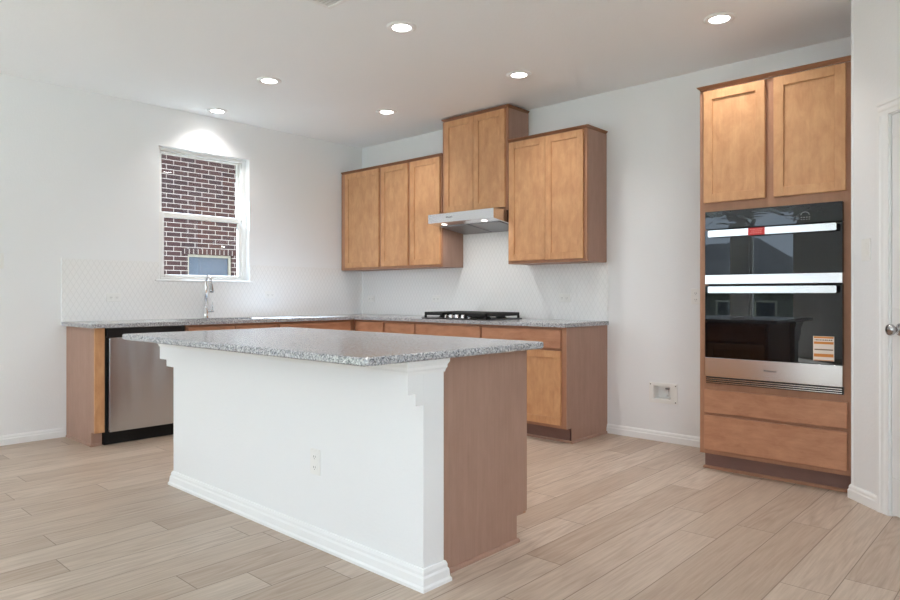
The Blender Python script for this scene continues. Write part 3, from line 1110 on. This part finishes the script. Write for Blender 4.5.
MB().sweep_profile(prof, [((OX0, -0.001), (-1, 0)), ((OX0, -OD - 0.018), (-1, -1)), ((OX1, -OD - 0.018), (0, -1))]).build('crown_molding', M['crown'], oc)

ov = thing('double_oven', (4.556, -0.33, 0.565), 'black glass and stainless built-in double oven in the tall cabinet', 'oven')
FX0, FX1 = 4.168, 4.944
MB(T_back).box(OX0 + 0.056, OX1 - 0.056, 0.03, OD + 0.002, 0.60, 1.62).build('oven_body', M['black_matte'], ov)
MB(T_back).box(FX0, FX1, OD + 0.002, OD + 0.038, 1.545, 1.657, 0.002).build('control_panel', M['film_glass'], ov)
d1 = MB(T_back).box(FX0, FX1, OD + 0.002, OD + 0.040, 1.256, 1.541, 0.002).build('oven_door', M['oven_glass'], ov)
s1 = MB(T_back).box(FX0, FX1, OD + 0.002, OD + 0.041, 1.197, 1.255, 0.0015).build('steel_band', M['steel'], d1)
d2 = MB(T_back).box(FX0, FX1, OD + 0.002, OD + 0.040, 0.732, 1.189, 0.002).build('oven_door', M['oven_glass'], ov)
MB(T_back).box(FX0, FX1, OD + 0.002, OD + 0.041, 0.611, 0.731, 0.0015).build('steel_band', M['steel'], d2)
for d_, z in ((d1, 1.512), (d2, 1.161)):
    m_ = MB(T_back)
    m_.box(4.205, 4.924, OD + 0.070, OD + 0.090, z - 0.0205, z + 0.0205, 0.003, 2)
    for xx in (4.222, 4.895):
        m_.box(xx, xx + 0.014, OD + 0.040, OD + 0.072, z - 0.012, z + 0.012)
    m_.build('handle', M['steel'], d_)
mb = MB(T_back)
mb.box(FX0, FX1, OD + 0.002, OD + 0.020, 0.566, 0.609)
mb.build('vent_trim', M['black'], ov)
mb = MB(T_back)
for zz in (0.598, 0.586, 0.574):
    mb.box(FX0 + 0.004, FX1 - 0.004, OD + 0.020, OD + 0.030, zz - 0.0022, zz + 0.0022)
mb.build('vent_louver', M['steel'], ov)
# the sealed sight glass, printed icons, stickers, lettering
MB(T_back).box(4.262, 4.838, OD + 0.040, OD + 0.0403, 0.80, 1.10).build('sight_glass', M['inner_glass'], d2)
mb = MB(T_back)
for k in range(9):
    a = PI * (0.05 + 0.9 * k / 8)
    x_, z_ = 4.752 + 0.022 * math.cos(a), 1.593 + 0.018 * math.sin(a)
    mb.box(x_ - 0.003, x_ + 0.003, OD + 0.038, OD + 0.0384, z_ - 0.0018, z_ + 0.0018)
for k in range(4):
    mb.box(4.729 + k * 0.014, 4.737 + k * 0.014, OD + 0.038, OD + 0.0384, 1.578, 1.582)
    mb.box(4.729 + k * 0.014, 4.736 + k * 0.014, OD + 0.038, OD + 0.0384, 1.566, 1.569)
mb.build('keypad_icons', M['icon'], ov)
hw = OD + 0.0905
rs = MB(T_back).box(4.451, 4.546, hw, hw + 0.0006, 1.490, 1.534).build('red_sticker', M['red'], ov)
rs['label'] = 'red sticker on upper oven handle'
mb = MB(T_back)
for (a, b, z) in ((4.462, 4.536, 1.524), (4.470, 4.528, 1.513), (4.462, 4.532, 1.502)):
    x_ = a
    while x_ < b:
        l = random.uniform(0.005, 0.012)
        mb.box(x_, min(b, x_ + l), hw + 0.0006, hw + 0.0008, z - 0.0022, z + 0.0022)
        x_ += l + 0.003
mb.build('lettering', M['pink'], rs)
gw = OD + 0.0405
lb = MB(T_back).box(4.795, 4.903, gw, gw + 0.0006, 0.753, 0.893).build('paper_label', M['label'], ov)
lb['label'] = 'orange and white striped paper label'
for (za, zb) in ((0.881, 0.891), (0.848, 0.862), (0.775, 0.793), (0.754, 0.758)):
    MB(T_back).box(4.799, 4.900, gw + 0.0006, gw + 0.0008, za, zb).build('orange_band', M['orange'], lb)
mb = MB(T_back)
MB(T_back).box(4.802, 4.898, gw + 0.0006, gw + 0.0008, 0.813, 0.820).build('brown_band', M['umber'], lb)
x_ = 4.803
while x_ < 4.893:
    l = random.uniform(0.004, 0.010)
    mb.box(x_, x_ + l, gw + 0.0006, gw + 0.0008, 0.868, 0.875)
    x_ += l + 0.003
mb.build('lettering', M['umber'], lb)
text_mesh('logo', 'Whirlpool', 0.0175, M['ink'], ov, (4.560, -(OD + 0.0415), 0.671), FACE_FRONT)

# ------------------------------------------------------------------ outlets, switches, box in the wall


def outlet(label, loc, rotz, horizontal, parts='outlet', group='white electrical wall plates'):
    """built facing -y at its own origin, then turned"""
    r_ = thing('electrical_outlet' if parts == 'outlet' else 'light_switch', (0, 0, 0), label, 'outlet' if parts == 'outlet' else 'light switch', group)
    w, h = (0.116, 0.072) if horizontal else (0.072, 0.116)
    MB().box(-w / 2, w / 2, -0.006, 0.0, -h / 2, h / 2, 0.002).build('cover_plate', M['plastic'], r_)
    if parts == 'outlet':
        for s in (-1, 1):
            cx, cz = (s * 0.024, 0) if horizontal else (0, s * 0.024)
            rc = MB().box(cx - 0.0165, cx + 0.0165, -0.0078, -0.006, cz - 0.0165, cz + 0.0165, 0.0015).build('receptacle', M['plastic'], r_)
            m_ = MB()
            m_.box(cx - 0.0075, cx - 0.005, -0.0081, -0.0078, cz - 0.004, cz + 0.005)
            m_.box(cx + 0.005, cx + 0.0075, -0.0081, -0.0078, cz - 0.004, cz + 0.005)
            m_.box(cx - 0.002, cx + 0.002, -0.0081, -0.0078, cz - 0.011, cz - 0.008)
            m_.build('slots', M['slot'], rc)
    else:
        MB().box(-0.017, 0.017, -0.009, -0.006, -0.033, 0.033, 0.0015).build('rocker', M['plastic'], r_)
    r_.location = loc
    r_.rotation_euler = (0, 0, rotz)
    return r_


outlet('horizontal outlet plate on the tile left of the window above the dishwasher', (0.0082, -2.692, 1.108), PI / 2, True)
outlet('horizontal outlet plate on the window wall tile between the window and the corner', (0.0082, -1.20, 1.128), PI / 2, True)
outlet('small outlet plate on the tile nearest the inside corner under the corner cabinet', (0.17, -0.0082, 1.085), 0, True)
outlet('outlet plate on the tile just left of the cooktop', (1.173, -0.0082, 1.087), 0, True)
outlet('outlet plate on the tile right of the cooktop near the counter end', (2.70, -0.0082, 1.102), 0, True)
outlet('upright outlet plate low on the white island wall', (3.370, -3.0852, 0.375), 0, False)
outlet('upright outlet on the bare wall at the edge of the oven cabinet', (3.842, -0.0002, 1.117), 0, False)
p = T_ang((0.132, 0.0002, 1.372))
outlet('light switch on the angled wall between oven cabinet and pantry door', p, math.atan2(AE.y, AE.x), False, 'switch')
outlet('light switch on the window wall at the far left edge of view', (0.0002, -3.515, 1.383), PI / 2, False, 'switch')

wb = thing('water_outlet_box', (3.577, 0.0, 0.375), 'white recessed water supply box low on the wall beside the oven cabinet', 'water supply box')
mb = MB(T_back)
wall_holes(mb, 3.472, 3.700, 0.0, 0.007, 0.294, 0.450, [BOX])
mb.build('cover_flange', M['plastic'], wb)
mb = MB(T_back)
a, b, c, d = BOX
mb.box(a, b, -0.085, -0.080, c, d)
mb.box(a, a + 0.003, -0.080, 0.0, c, d)
mb.box(b - 0.003, b, -0.080, 0.0, c, d)
mb.box(a + 0.003, b - 0.003, -0.080, 0.0, c, c + 0.003)
mb.box(a + 0.003, b - 0.003, -0.080, 0.0, d - 0.003, d)
mb.build('recess', M['plastic'], wb)
mb = MB()
mb.lathe([(0.0, 0.0), (0.008, 0.0), (0.008, 0.05), (0.0, 0.05)], (3.605, 0.04, 0.345), n=14)
mb.lathe([(0.0, 0.0), (0.012, 0.0), (0.012, 0.018), (0.0, 0.018)], (3.605, 0.04, 0.395), n=14)
mb.build('valve', M['plastic'], wb)
MB().box(3.590, 3.620, 0.022, 0.036, 0.398, 0.411, 0.003).build('valve_handle', M['icon'], wb)
for (x_, z_) in ((3.484, 0.436), (3.686, 0.434), (3.686, 0.308)):
    MB().lathe([(0.0, 0.0), (0.005, 0.0), (0.004, 0.002), (0.0, 0.002)], (x_, -0.007, z_), (0, -1, 0), 12).build('screw', M['slot'], wb)

# ------------------------------------------------------------------ ceiling lights and vent
lt = thing('recessed_light', (0, 0, H), 'x', 'ceiling light', 'recessed ceiling lights')
MB().lathe([(0.057, -0.003), (0.060, -0.008), (0.080, -0.010), (0.092, -0.004), (0.093, 0.0), (0.057, 0.0), (0.057, -0.003)], (0, 0, H), n=40).build('trim_ring', M['trim'], lt)
MB().lathe([(0.0, -0.0045), (0.057, -0.0045), (0.057, -0.001), (0.0, -0.001)], (0, 0, H), n=36).build('diffuser', M['lamp'], lt)
ld = bpy.data.lights.new('downlight', 'AREA')
ld.shape = 'DISK'
ld.size = 0.11
ld.energy = LAMP_WATTS
ld.color = (1.0, 0.97, 0.94)
ld.spread = math.radians(118)
lo = bpy.data.objects.new('downlight', ld)
COL.objects.link(lo)
lo.location = (0, 0, -0.006)
lo.parent = lt
spots = [
    ((4.335, -0.85), 'recessed ceiling light closest to the tall oven cabinet'),
    ((2.838, -2.055), 'recessed ceiling light with a wide ring, above the island'),
    ((2.835, -0.842), 'recessed ceiling light between the hood cabinet and the oven cabinet'),
    ((1.328, -2.04), 'recessed ceiling light between the window light and the island light'),
    ((0.235, -1.885), 'recessed ceiling light close to the wall over the window'),
    ((1.338, -0.832), 'recessed ceiling light above the row of corner wall cabinets'),
    ((4.335, -2.055), 'recessed ceiling light over the walkway right of the island'),
]
for i, ((x_, y_), lab) in enumerate(spots):
    if i == 0:
        lt.location = (x_, y_, H)
        lt['label'] = lab
    else:
        copy_thing(lt, (x_, y_, H), 0, lab)

vt = thing('ceiling_vent', (2.91, -2.70, H), 'white louvred air vent on the ceiling above the island', 'air vent')
mb = MB()
vx0, vx1, vy0, vy1 = 2.735, 3.085, -2.875, -2.525
for (a, b, c, d) in ((vx0, vx1, vy0, vy0 + 0.025), (vx0, vx1, vy1 - 0.025, vy1), (vx0, vx0 + 0.025, vy0 + 0.025, vy1 - 0.025), (vx1 - 0.025, vx1, vy0 + 0.025, vy1 - 0.025)):
    mb.box(a, b, c, d, H - 0.010, H - 0.0005, 0.002)
mb.build('frame', M['trim'], vt)
MB().box(vx0 + 0.02, vx1 - 0.02, vy0 + 0.02, vy1 - 0.02, H - 0.002, H - 0.0005).build('backing', M['vent_back'], vt)
mb = MB()
for k in range(12):
    yy = vy0 + 0.035 + k * 0.0242
    mb.prism([(yy, H - 0.007), (yy + 0.002, H - 0.0075), (yy + 0.020, H - 0.004), (yy + 0.018, H - 0.0035)], 'x', vx0 + 0.025, vx1 - 0.025)
mb.build('louvers', M['trim'], vt)

# ------------------------------------------------------------------ outside
gm = MB()
ys = [12, -11, -15, -20, -70]
zs = [-0.25, -0.25, -0.6, -1.6, -1.6]
gm.prism([(y, z) for y, z in zip(ys, zs)] + [(-70, -3), (12, -3)], 'x', -60, 60)
struct(gm.build('ground', M['grass']))

struct(MB().box(-1.0, 9.0, -16.0, RY - 0.16, -0.2, -0.06).box(RX + 0.16, 16.0, RY - 0.15, 2.0, -0.2, -0.06).build('bounce_slab', M['concrete']))  # unseen pale slabs added to bounce daylight up onto the ceiling
struct(MB().prism([(-0.53, H + 0.13), (-0.53, H + 0.30), (3.6, H + 2.0), (7.66, H + 0.30), (7.66, H + 0.13)], 'y', RY - 0.46, 0.6).build('roof', M['shingle']))
bh = thing('brick_house', (-3.4, -1.0, -0.25), 'dark red brick side of the house next door seen through the window', 'house')
NX = -3.2
NW = (-0.49, 0.19, 0.9, 1.70)
mb = MB(lambda p: Vector((NX + p[1], p[0], p[2])))
wall_holes(mb, -7.0, 5.0, -0.2, 0.0, -0.25, 3.4, [NW])
mb.build('brick_wall', M['brick'], bh)
mb = MB(lambda p: Vector((NX + p[1], p[0], p[2])))
mb.box(NW[0] - 0.09, NW[1] + 0.09, -0.01, 0.004, NW[3] + 0.006, NW[3] + 0.076)
mb.build('soldier_course', M['soldier'], bh)
nw = thing('x', (NX - 0.08, -0.15, 0.9))
nw.name = 'window'
nw.parent = bh
nw.location = Vector((NX - 0.08, -0.15, 0.9)) - bh.location
mb = MB(lambda p: Vector((NX + p[1], p[0], p[2])))
a, b, c, d = NW
mb.box(a, a + 0.035, -0.10, -0.04, c, d)
mb.box(b - 0.035, b, -0.10, -0.04, c, d)
mb.box(a + 0.035, b - 0.035, -0.10, -0.04, c, c + 0.035)
mb.box(a + 0.035, b - 0.035, -0.10, -0.04, d - 0.035, d)
mb.build('window_frame', M['tan'], nw)
MB(lambda p: Vector((NX + p[1], p[0], p[2]))).box(a + 0.035, b - 0.035, -0.08, -0.07, c + 0.035, d - 0.035).build('pane', M['pane_far'], nw)
mb = MB()
mb.prism([(NX + 0.42, 3.40), (NX + 0.42, 3.55), (NX - 4.0, 5.5), (NX - 4.0, 3.40)], 'y', -7.4, 5.4)
mb.build('roof', M['shingle'], bh)


def far_house(label, x0, x1, y0, y1, ridge, eave=1.25):
    r_ = thing('neighbor_house', ((x0 + x1) / 2, (y0 + y1) / 2, -1.6), label, 'house', 'grey houses behind the yard')
    MB().box(x0, x1, y0, y1, -1.6, eave).build('wall', M['siding'], r_)
    m_ = MB()
    o_ = 0.45
    v = [m_.bm.verts.new(c_) for c_ in ((x0 - o_, y0 - o_, eave), (x1 + o_, y0 - o_, eave), (x1 + o_, y1 + o_, eave), (x0 - o_, y1 + o_, eave),
                                        ((x0 + x1) / 2 - 0.6, (y0 + y1) / 2, ridge), ((x0 + x1) / 2 + 0.6, (y0 + y1) / 2, ridge))]
    for f in ((0, 1, 5, 4), (1, 2, 5), (2, 3, 4, 5), (3, 0, 4), (3, 2, 1, 0)):
        m_.bm.faces.new([v[i] for i in f])
    m_.build('roof', M['shingle'], r_)
    for xx in (x0 + 1.0, x0 + 3.4, x1 - 2.0):
        w_ = MB().box(xx, xx + 1.0, y1, y1 + 0.05, -0.4, 0.85).build('window', M['vinyl'], r_)
        MB().box(xx + 0.08, xx + 0.92, y1 + 0.05, y1 + 0.06, -0.32, 0.77).build('pane', M['pane_far'], w_)
    return r_


far_house('grey house with a broad hip roof beyond the yard', -10.2, -3.0, -36.7, -29.5, 4.1)
far_house('grey house whose roof shows behind the broad hip roof', -16.0, -7.4, -46.0, -38.5, 4.6)
